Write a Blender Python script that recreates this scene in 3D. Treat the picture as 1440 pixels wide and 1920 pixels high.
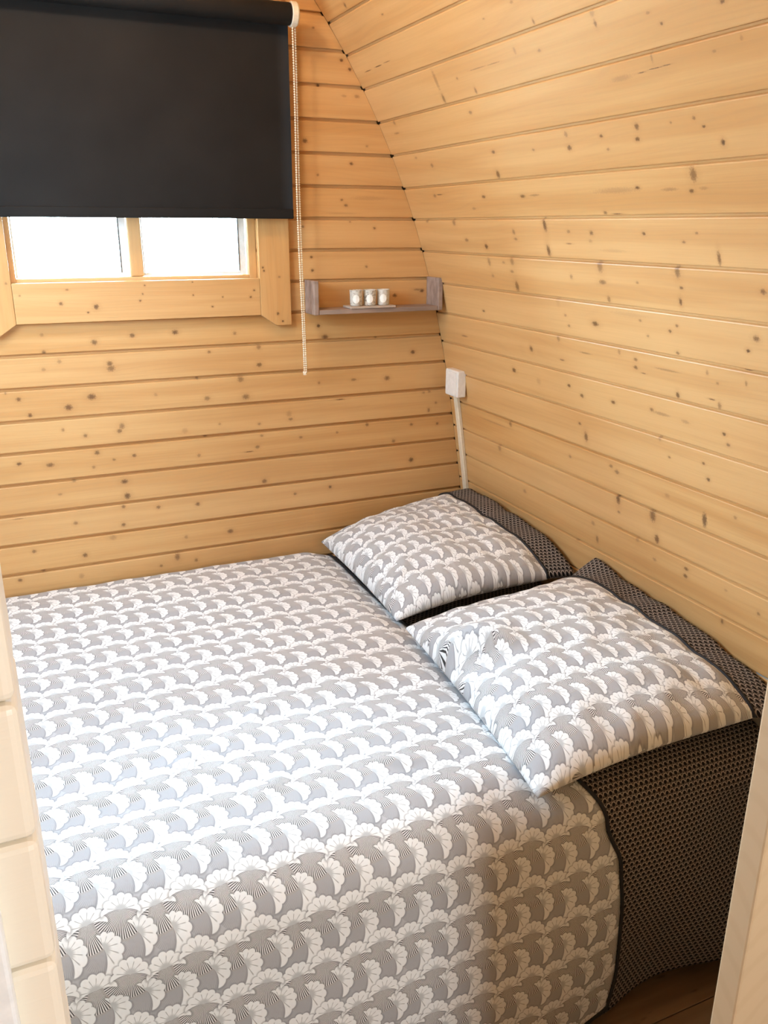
import bpy, bmesh, math, random
from mathutils import Vector, Matrix, noise

for o in list(bpy.data.objects):
    bpy.data.objects.remove(o, do_unlink=True)
scene = bpy.context.scene
COL = scene.collection

# ------------------------------------------------------------------ camera
CAM_H = 1.62
Y_FRONT = -1.60
YAW, PITCH, ROLL = 0.418747, 0.326188, 0.002577
F_PX = 1581.0
cam_data = bpy.data.cameras.new('camera')
cam_data.sensor_fit = 'VERTICAL'
cam_data.sensor_height = 24.0
cam_data.lens = 24.0 * F_PX / 1920.0
cam_data.clip_start = 0.02
cam = bpy.data.objects.new('camera', cam_data)
COL.objects.link(cam)
fw = Vector((math.sin(YAW) * math.cos(PITCH), math.cos(YAW) * math.cos(PITCH), -math.sin(PITCH)))
rt = Vector((math.cos(YAW), -math.sin(YAW), 0))
up = rt.cross(fw)
r2 = math.cos(ROLL) * rt + math.sin(ROLL) * up
u2 = -math.sin(ROLL) * rt + math.cos(ROLL) * up
m = Matrix((r2, u2, -fw)).transposed().to_4x4()
m.translation = (0, 0, CAM_H)
cam.matrix_world = m
scene.camera = cam

# ------------------------------------------------------------------ sky, lights, exposure
scene.view_settings.view_transform = 'Standard'
scene.view_settings.look = 'None'
scene.view_settings.gamma = 1.0
scene.view_settings.use_curve_mapping = False
scene.view_settings.exposure = 0.0

world = bpy.data.worlds.new('overcast_sky')
scene.world = world
world.use_nodes = True
wn = world.node_tree.nodes
bg = wn['Background']
bg.inputs['Color'].default_value = (0.58, 0.80, 1.0, 1)
bg.inputs['Strength'].default_value = 105.0

def area(name, loc, rot, sx, sy, power=0, color=(1, 1, 1), portal=False):
    L = bpy.data.lights.new(name, 'AREA')
    L.shape = 'RECTANGLE'; L.size = sx; L.size_y = sy
    L.energy = power; L.color = color
    if portal:
        L.cycles.is_portal = True
    o = bpy.data.objects.new(name, L)
    o.location = loc; o.rotation_euler = rot
    COL.objects.link(o)
    return o

# daylight through the small rear window (portals only guide the sky's own light)
area('rear_window_portal', (0.36, 2.60, 1.80), (-math.pi / 2, 0, 0), 0.72, 0.75, portal=True)
# area light standing in for daylight from the entrance; the front wall is closed
area('entrance_stand_in_light', (1.00, -1.10, 1.55), (math.radians(90), 0, math.radians(28)), 0.45, 0.6, 33.0, (0.86, 0.95, 1.0))
# added area light for daylight from the left; the side wall has no opening
area('added_side_light', (-0.36, 1.62, 1.74), (0, math.radians(-56), 0), 0.60, 0.80, 27.0, (0.56, 0.79, 1.0))

def point(name, loc, power, color, radius):
    L = bpy.data.lights.new(name, 'POINT')
    L.energy = power; L.color = color; L.shadow_soft_size = radius
    o = bpy.data.objects.new(name, L)
    o.location = loc
    COL.objects.link(o)
    return o
# warm lamp hanging under the ridge of the bedroom
point('ridge_lamp_light', (0.20, 1.80, 2.45), 16.0, (1.0, 0.85, 0.68), 0.05)

# ------------------------------------------------------------------ helpers
def finish(name, bm, mat, parent=None, smooth=False, origin=None):
    """Link a bmesh built in world coordinates as ONE object with a sensible origin."""
    if origin is None:
        if parent is not None:
            origin = Vector(parent['_o'])
        else:
            xs = [v.co.x for v in bm.verts]; ys = [v.co.y for v in bm.verts]; zs = [v.co.z for v in bm.verts]
            origin = Vector(((min(xs) + max(xs)) / 2, (min(ys) + max(ys)) / 2, min(zs)))
    bmesh.ops.translate(bm, verts=bm.verts, vec=-Vector(origin))
    me = bpy.data.meshes.new(name)
    bm.to_mesh(me); bm.free()
    if smooth:
        for p in me.polygons:
            p.use_smooth = True
    mats = mat if isinstance(mat, (list, tuple)) else [mat]
    for q in mats:
        me.materials.append(q)
    o = bpy.data.objects.new(name, me)
    if parent is not None:
        o.parent = parent
        o.location = Vector(origin) - Vector(parent['_o'])
    else:
        o.location = origin
    o['_o'] = tuple(origin)
    COL.objects.link(o)
    return o

def empty(name, loc, parent=None):
    o = bpy.data.objects.new(name, None)
    o.empty_display_size = 0.1
    o['_o'] = tuple(loc)
    if parent is not None:
        o.parent = parent
        o.location = Vector(loc) - Vector(parent['_o'])
    else:
        o.location = loc
    COL.objects.link(o)
    return o

def tag(o, label=None, cat=None, group=None, kind=None):
    if label: o['label'] = label
    if cat: o['category'] = cat
    if group: o['group'] = group
    if kind: o['kind'] = kind
    return o

def box_bm(x0, x1, y0, y1, z0, z1, bevel=0.0, seg=2, bm=None):
    own = bm is None
    b = bmesh.new()
    vs = [b.verts.new((x, y, z)) for x in (x0, x1) for y in (y0, y1) for z in (z0, z1)]
    for f in ((0, 1, 3, 2), (4, 6, 7, 5), (0, 4, 5, 1), (2, 3, 7, 6), (0, 2, 6, 4), (1, 5, 7, 3)):
        b.faces.new([vs[i] for i in f])
    bmesh.ops.recalc_face_normals(b, faces=b.faces)
    if bevel:
        bmesh.ops.bevel(b, geom=b.edges[:], offset=bevel, segments=seg, profile=0.5, affect='EDGES')
    # uv : metres along the longest side / across
    uv = b.loops.layers.uv.new('UVMap')
    dims = [x1 - x0, y1 - y0, z1 - z0]
    la = dims.index(max(dims))
    for f in b.faces:
        n = f.normal
        ax = [abs(n.x), abs(n.y), abs(n.z)]
        na = ax.index(max(ax))
        others = [i for i in range(3) if i != na]
        if la in others:
            ua = la; va = [i for i in others if i != la][0]
        else:
            ua, va = others
        for l in f.loops:
            l[uv].uv = (l.vert.co[ua], l.vert.co[va] - (x0, y0, z0)[va])
    if own:
        return b
    tmp = bpy.data.meshes.new('tmp'); b.to_mesh(tmp); b.free()
    bm.from_mesh(tmp); bpy.data.meshes.remove(tmp)
    return bm

def prism_bm(poly, axis, a0, a1, bevel=0.0):
    """poly: list of 2D points; axis 'y': (x,z) extruded from y=a0..a1, 'x': (y,z)"""
    b = bmesh.new()
    def P(p, a):
        return (p[0], a, p[1]) if axis == 'y' else (a, p[0], p[1])
    lo = [b.verts.new(P(p, a0)) for p in poly]
    hi = [b.verts.new(P(p, a1)) for p in poly]
    n = len(poly)
    b.faces.new(lo); b.faces.new(hi[::-1])
    for i in range(n):
        b.faces.new((lo[i], hi[i], hi[(i + 1) % n], lo[(i + 1) % n]))
    bmesh.ops.recalc_face_normals(b, faces=b.faces)
    if bevel:
        bmesh.ops.bevel(b, geom=b.edges[:], offset=bevel, segments=2, profile=0.5, affect='EDGES')
    return b

def planar_uv(b, fu, fv):
    uv = b.loops.layers.uv.verify()
    for f in b.faces:
        for l in f.loops:
            c = l.vert.co
            l[uv].uv = (fu(c), fv(c))
    return b

def tube_bm(pts, r, n=8, bm=None, cap=True):
    b = bm or bmesh.new()
    pts = [Vector(p) for p in pts]
    rings = []
    prev = None
    for i, p in enumerate(pts):
        t = (pts[min(i + 1, len(pts) - 1)] - pts[max(i - 1, 0)]).normalized()
        ref = prev if prev is not None else (Vector((0, 0, 1)) if abs(t.z) < 0.9 else Vector((1, 0, 0)))
        a = (ref - t * ref.dot(t)).normalized()
        prev = a
        c = t.cross(a)
        rr = r(i / (len(pts) - 1)) if callable(r) else r
        rings.append([b.verts.new(p + rr * (math.cos(2 * math.pi * k / n) * a + math.sin(2 * math.pi * k / n) * c)) for k in range(n)])
    for i in range(len(rings) - 1):
        for k in range(n):
            b.faces.new((rings[i][k], rings[i][(k + 1) % n], rings[i + 1][(k + 1) % n], rings[i + 1][k]))
    if cap:
        b.faces.new(rings[0][::-1]); b.faces.new(rings[-1])
    bmesh.ops.recalc_face_normals(b, faces=b.faces)
    return b

def lathe_bm(prof, n=24, center=(0, 0, 0), axis='z'):
    b = bmesh.new()
    rings = []
    for (r, h) in prof:
        ring = []
        for k in range(n):
            a = 2 * math.pi * k / n
            p = (r * math.cos(a), r * math.sin(a), h) if axis == 'z' else (h, r * math.cos(a), r * math.sin(a))
            ring.append(b.verts.new(Vector(p) + Vector(center)))
        rings.append(ring)
    for i in range(len(rings) - 1):
        for k in range(n):
            b.faces.new((rings[i][k], rings[i][(k + 1) % n], rings[i + 1][(k + 1) % n], rings[i + 1][k]))
    b.faces.new(rings[0][::-1]); b.faces.new(rings[-1])
    bmesh.ops.recalc_face_normals(b, faces=b.faces)
    return b

# ------------------------------------------------------------------ node helpers
class NT:
    def __init__(self, tree):
        self.t = tree; self.N = tree.nodes; self.L = tree.links
    def put(self, sock, v):
        if v is None: return
        if isinstance(v, bpy.types.NodeSocket): self.L.new(v, sock)
        elif isinstance(v, (tuple, list)) and len(v) == 3 and sock.type == 'RGBA': sock.default_value = (*v, 1)
        else: sock.default_value = v
    def m(self, op, a, b=None, c=None, clamp=False):
        n = self.N.new('ShaderNodeMath'); n.operation = op; n.use_clamp = clamp
        for i, v in enumerate((a, b, c)): self.put(n.inputs[i], v)
        return n.outputs[0]
    def v(self, op, a, b=None, c=None):
        n = self.N.new('ShaderNodeVectorMath'); n.operation = op
        for i, q in enumerate((a, b, c)): self.put(n.inputs[i], q)
        return n.outputs['Value'] if op in ('LENGTH', 'DOT_PRODUCT') else n.outputs[0]
    def sep(self, a):
        n = self.N.new('ShaderNodeSeparateXYZ'); self.put(n.inputs[0], a); return n.outputs[0], n.outputs[1], n.outputs[2]
    def comb(self, x=0.0, y=0.0, z=0.0):
        n = self.N.new('ShaderNodeCombineXYZ')
        for i, q in enumerate((x, y, z)): self.put(n.inputs[i], q)
        return n.outputs[0]
    def ss(self, val, a, b, lo=0.0, hi=1.0):
        n = self.N.new('ShaderNodeMapRange'); n.interpolation_type = 'SMOOTHSTEP'
        self.put(n.inputs['Value'], val); n.inputs['From Min'].default_value = a; n.inputs['From Max'].default_value = b
        n.inputs['To Min'].default_value = lo; n.inputs['To Max'].default_value = hi
        return n.outputs['Result']
    def lin(self, val, a, b, lo=0.0, hi=1.0):
        n = self.N.new('ShaderNodeMapRange'); self.put(n.inputs['Value'], val)
        n.inputs['From Min'].default_value = a; n.inputs['From Max'].default_value = b
        n.inputs['To Min'].default_value = lo; n.inputs['To Max'].default_value = hi
        return n.outputs['Result']
    def mix(self, fac, a, b, mode='MIX'):
        n = self.N.new('ShaderNodeMix'); n.data_type = 'RGBA'; n.blend_type = mode
        self.put(n.inputs[0], fac); self.put(n.inputs[6], a); self.put(n.inputs[7], b)
        return n.outputs[2]
    def noise(self, vec, scale=1.0, detail=2.0, rough=0.5):
        n = self.N.new('ShaderNodeTexNoise'); self.put(n.inputs['Vector'], vec)
        n.inputs['Scale'].default_value = scale; n.inputs['Detail'].default_value = detail; n.inputs['Roughness'].default_value = rough
        return n.outputs['Fac']
    def uv(self):
        return self.N.new('ShaderNodeTexCoord').outputs['UV']
    def obj(self):
        return self.N.new('ShaderNodeTexCoord').outputs['Object']
    def bump(self, h, strength=0.3, dist=0.002):
        n = self.N.new('ShaderNodeBump'); n.inputs['Strength'].default_value = strength; n.inputs['Distance'].default_value = dist
        self.put(n.inputs['Height'], h); return n.outputs[0]

def new_mat(name):
    mt = bpy.data.materials.new(name); mt.use_nodes = True
    nt = NT(mt.node_tree)
    return mt, nt, nt.N['Principled BSDF']

def simple(name, col, rough=0.5, metal=0.0, bump=0.0, bscale=400.0, var=0.06):
    mt, nt, P = new_mat(name)
    n = nt.noise(nt.obj(), bscale * 0.2, 3)
    c = nt.mix(nt.lin(n, 0.3, 0.7, 0, 1), tuple(q * (1 - var) for q in col), tuple(min(1, q * (1 + var)) for q in col))
    nt.put(P.inputs['Base Color'], c)
    P.inputs['Roughness'].default_value = rough; P.inputs['Metallic'].default_value = metal
    if bump:
        nt.put(P.inputs['Normal'], nt.bump(nt.noise(nt.obj(), bscale, 2), bump, 0.001))
    return mt

# ------------------------------------------------------------------ pine
def build_pine_group():
    g = bpy.data.node_groups.new('pine_grain', 'ShaderNodeTree')
    g.interface.new_socket('UV', in_out='INPUT', socket_type='NodeSocketVector')
    g.interface.new_socket('Seed', in_out='INPUT', socket_type='NodeSocketFloat')
    g.interface.new_socket('Swirl', in_out='INPUT', socket_type='NodeSocketFloat')
    g.interface.new_socket('Color', in_out='OUTPUT', socket_type='NodeSocketColor')
    g.interface.new_socket('Height', in_out='OUTPUT', socket_type='NodeSocketFloat')
    nt = NT(g)
    gi = nt.N.new('NodeGroupInput'); go = nt.N.new('NodeGroupOutput')
    u, v, _ = nt.sep(gi.outputs['UV']); seed = gi.outputs['Seed']
    v = nt.m('ADD', v, nt.m('MULTIPLY', gi.outputs['Swirl'], 0.006))
    su = nt.m('ADD', u, nt.m('MULTIPLY', seed, 17.3))
    sz = nt.m('MULTIPLY', seed, 9.1)
    broad = nt.noise(nt.comb(nt.m('MULTIPLY', su, 1.4), nt.m('MULTIPLY', v, 26.0), sz), 1.0, 3)
    warp = nt.noise(nt.comb(nt.m('MULTIPLY', su, 1.1), nt.m('MULTIPLY', v, 7.0), sz), 1.0, 2)
    ring = nt.m('SINE', nt.m('ADD', nt.m('MULTIPLY', v, 520.0), nt.m('MULTIPLY', warp, 75.0)))
    ring = nt.ss(ring, 0.25, 1.0)
    fine = nt.noise(nt.comb(nt.m('MULTIPLY', su, 6.0), nt.m('MULTIPLY', v, 420.0), sz), 1.0, 2)
    c = nt.mix(nt.ss(broad, 0.32, 0.70), (0.655, 0.382, 0.150), (0.560, 0.288, 0.094))
    c = nt.mix(nt.m('MULTIPLY', ring, nt.ss(broad, 0.35, 0.75, 0.05, 0.30)), c, (0.47, 0.26, 0.10))
    c = nt.mix(nt.lin(fine, 0.3, 0.75, 0.0, 0.16), c, (0.40, 0.21, 0.08))
    # plank to plank tone
    tone = nt.noise(nt.comb(nt.m('MULTIPLY', seed, 41.7), 0.3, 0.7), 1.0, 1)
    c = nt.mix(nt.lin(tone, 0.3, 0.7, 0.0, 0.35), c, (0.685, 0.435, 0.205))
    nt.put(go.inputs['Color'], c)
    nt.put(go.inputs['Height'], nt.m('ADD', nt.m('MULTIPLY', ring, 0.4), nt.m('MULTIPLY', fine, 0.6)))
    return g
PINE = build_pine_group()
_pine_count = [0]
def pine(seed, knots=(), name='pine_board', rough=0.42, pale=0.0):
    """lacquered pine; knots = (u, v, half length, half height, strength) in metres on the board"""
    mt, nt, P = new_mat(name)
    g = nt.N.new('ShaderNodeGroup'); g.node_tree = PINE
    uv = nt.uv()
    nt.put(g.inputs['UV'], uv)
    nt.put(g.inputs['Seed'], float(seed))
    wob = nt.noise(uv, 260.0, 1)
    wobc = nt.m('MULTIPLY', nt.m('SUBTRACT', wob, 0.5), 0.9)
    core = None; halo = None
    for (ku, kv, ru, rv, s) in knots:
        d = nt.v('LENGTH', nt.v('MULTIPLY', nt.v('SUBTRACT', uv, (ku, kv, 0.0)), (1.0 / max(ru, 0.0004), 1.0 / max(rv, 0.0004), 0.0)))
        d = nt.m('ADD', d, wobc)
        a = nt.ss(d, 1.15, 0.28, 0.0, s * 0.9)
        core = a if core is None else nt.m('MAXIMUM', core, a)
        if ru < 0.02 and rv < 0.02:
            h = nt.ss(d, 2.6, 0.5, 0.0, s * 0.30)
            halo = h if halo is None else nt.m('MAXIMUM', halo, h)
    if halo is not None:
        nt.put(g.inputs['Swirl'], halo)
    c = g.outputs['Color']
    if pale:
        c = nt.mix(pale, c, (0.90, 0.83, 0.69))
    if halo is not None:
        c = nt.mix(halo, c, (0.40, 0.20, 0.065))
    if core is not None:
        c = nt.mix(core, c, (0.11, 0.045, 0.015))
    nt.put(P.inputs['Base Color'], c)
    P.inputs['Roughness'].default_value = rough
    P.inputs['Specular IOR Level'].default_value = 0.4
    nt.put(P.inputs['Normal'], nt.bump(g.outputs['Height'], 0.12, 0.0015))
    return mt

def plank_bm(O, U, V, N, w, ends, t=0.018, gap=0.0080, dep=0.0095, uoff=0.0):
    """tongue-and-groove board. O: point of the lower edge line, U along, V across (up), N into the room.
    ends: ((u0_bottom,u1_bottom),(u0_top,u1_top))"""
    O, U, V, N = Vector(O), Vector(U), Vector(V), Vector(N)
    sec = [(0.0, -t), (0.0, -0.0022), (0.0010, -0.0005), (0.0028, 0.0), (w - gap - 0.0032, 0.0), (w - gap - 0.0012, -0.0009), (w - gap, -dep), (w, -dep), (w, -t)]
    b = bmesh.new(); uv = b.loops.layers.uv.new('UVMap')
    A = []; B = []
    info = {}
    for (v, n) in sec:
        f = v / w
        ua = ends[0][0] * (1 - f) + ends[1][0] * f
        ub = ends[0][1] * (1 - f) + ends[1][1] * f
        p = b.verts.new(O + U * ua + V * v + N * n); q = b.verts.new(O + U * ub + V * v + N * n)
        info[p] = (ua + uoff, v); info[q] = (ub + uoff, v)
        A.append(p); B.append(q)
    k = len(sec)
    for i in range(k):
        j = (i + 1) % k
        b.faces.new((A[i], B[i], B[j], A[j]))
    b.faces.new(A[::-1]); b.faces.new(B)
    bmesh.ops.recalc_face_normals(b, faces=b.faces)
    for f in b.faces:
        for l in f.loops:
            l[uv].uv = info[l.vert]
    return b

KNOTS_BACK={0:[(0.876,0.0473,0.0046,0.0039,0.6)],
1:[(0.957,0.0616,0.0064,0.0053,1),(0.982,0.0407,0.0064,0.0054,1)],
2:[(0.889,0.0837,0.0063,0.0054,1),(1.003,0.0605,0.0098,0.0055,0.5),(0.964,0.0597,0.0097,0.0041,0.3)],
3:[(0.844,0.0267,0.0095,0.0069,0.9),(1.033,0.0197,0.005,0.0043,0.4)],
4:[(0.984,0.0587,0.0067,0.005,0.9),(0.88,0.026,0.0049,0.0043,0.6)],
5:[(0.953,0.0473,0.005,0.0044,0.7),(0.966,0.0328,0.0067,0.0051,0.8),(0.951,0.0106,0.0671,0.003,0.15),(1.036,0.0529,0.0685,0.0074,0.2)],
6:[(1.057,0.0569,0.0052,0.0045,0.8),(0.831,0.061,0.0049,0.0044,0.7),(0.978,0.0747,0.0042,0.003,0.5)],
7:[(0.855,0.0641,0.005,0.0045,0.9),(0.857,0.0264,0.0058,0.0053,0.9),(1.03,0.0344,0.0053,0.0047,0.6)],
8:[(1.125,0.0347,0.0091,0.0064,0.9),(1.219,0.0467,0.0094,0.0065,0.9),(1.204,0.0503,0.0168,0.0041,0.5)],
9:[(0.092,0.0031,0.0066,0.007,0.8),(0.223,0.0233,0.0097,0.0086,0.8),(0.325,0.0372,0.0086,0.0073,0.8),(0.443,0.0407,0.0104,0.0074,0.9),(0.614,0.0299,0.0063,0.0061,0.5),(0.092,0.0495,0.0066,0.0056,0.4),(0.872,0.0403,0.0068,0.0063,1),(0.893,0.0059,0.0121,0.0088,0.9)],
10:[(0.128,0.0645,0.0067,0.0071,0.4),(0.086,0.0455,0.0067,0.0057,0.4),(0.258,0.0509,0.0099,0.0088,0.8),(0.26,0.0375,0.0128,0.0103,0.7),(0.536,0.068,0.0062,0.0046,0.7),(0.684,0.074,0.0081,0.0078,0.6),(0.683,0.0222,0.0098,0.0079,0.8),(1.063,0.0856,0.0064,0.0049,0.6),(1.19,0.0324,0.0095,0.0076,0.9)],
11:[(0.624,0.071,0.0113,0.011,0.6),(0.497,0.0827,0.0062,0.0046,0.6),(0.014,0.0575,0.0079,0.0072,0.8),(0.201,0.0505,0.014,0.0104,0.9),(0.138,0.0256,0.0124,0.0103,0.9),(0.037,0.0119,0.0067,0.0073,0.9),(-0.016,0.0757,0.0039,0.0043,0.5),(0.522,0.0214,0.011,0.0079,0.6),(0.638,0.0174,0.013,0.0096,0.7),(0.375,0.0435,0.006,0.0061,0.3),(1.1,0.0423,0.0112,0.0085,0.8),(0.985,0.045,0.0108,0.005,0.6),(0.87,0.0429,0.0052,0.0049,0.5)],
12:[(0.116,0.0522,0.0055,0.006,0.5),(0.173,0.0302,0.0071,0.0061,0.7),(0.274,0.0485,0.0087,0.0107,0.6),(0.266,0.0353,0.0087,0.0077,0.7),(0.45,0.0182,0.0108,0.0095,0.25),(0.554,0.0296,0.0048,0.0048,0.4),(0.675,0.0188,0.0067,0.0049,0.5),(1.252,0.076,0.0059,0.0053,0.5),(1.231,0.0741,0.0059,0.0053,0.4),(0.77,0.0421,0.0102,0.0116,0.3),(0.775,0.025,0.0086,0.005,0.6),(1.251,0.014,0.0059,0.009,0.6),(1.277,0.0369,0.006,0.0054,0.5),(0.939,0.0737,0.0179,0.0022,0.9)],
13:[(-0.007,0.0555,0.008,0.006,0.9),(0.072,0.0438,0.0124,0.0076,0.8),(0.199,0.0658,0.0086,0.0077,0.8),(0.3,0.0473,0.0074,0.0063,0.8),(0.243,0.0407,0.0058,0.0047,0.6),(0.186,0.0249,0.0057,0.0062,0.5),(0.509,0.0842,0.0079,0.0048,0.7),(0.666,0.0357,0.0084,0.0067,0.6),(0.486,0.0278,0.0063,0.0065,0.5),(0.681,0.0694,0.0067,0.005,0.5),(0.639,0.0234,0.0166,0.002,0.9),(1.03,0.073,0.0074,0.007,0.7),(1.188,0.0589,0.0078,0.0054,0.7),(1.284,0.0538,0.006,0.0055,0.7),(0.927,0.0564,0.0054,0.0052,0.5),(0.806,0.0524,0.007,0.0051,0.6),(1.124,0.0092,0.0077,0.0072,0.6)],
14:[(0.266,0.0603,0.0119,0.008,0.9),(0.27,0.016,0.0105,0.0113,0.9),(0.129,0.0782,0.0071,0.0047,0.5),(0.088,0.0437,0.007,0.0047,0.4),(0.683,0.0124,0.0102,0.0086,0.8),(1.189,0.0266,0.0099,0.0092,0.9)],
15:[(0.256,0.0726,0.0075,0.0065,0.7),(0.355,0.0579,0.0077,0.0066,0.7),(0.472,0.0526,0.008,0.0068,0.8),(0.12,0.0406,0.0072,0.0064,0.6),(0.251,0.017,0.0075,0.0066,0.8),(-0.028,0.0741,0.0176,0.0019,0.6),(0.9,0.0547,0.0073,0.0063,0.9),(0.781,0.0462,0.0062,0.0053,0.6)],
16:[(0.218,0.0696,0.0119,0.0099,0.3),(0.43,0.0397,0.0064,0.0069,0.4),(0.567,0.0388,0.0117,0.0088,0.8),(-0,0.0598,0.0069,0.0064,0.7),(0.135,0.0269,0.0088,0.0082,0.8)],
17:[(0.018,0.0854,0.0085,0.0065,0.8),(-0.047,0.0666,0.0069,0.0065,0.8),(0.399,0.0675,0.0096,0.0139,0.7),(0.455,0.048,0.0065,0.007,0.6),(0.348,0.0461,0.0063,0.0052,0.6),(0.118,0.0517,0.0088,0.01,0.3)]}
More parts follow.
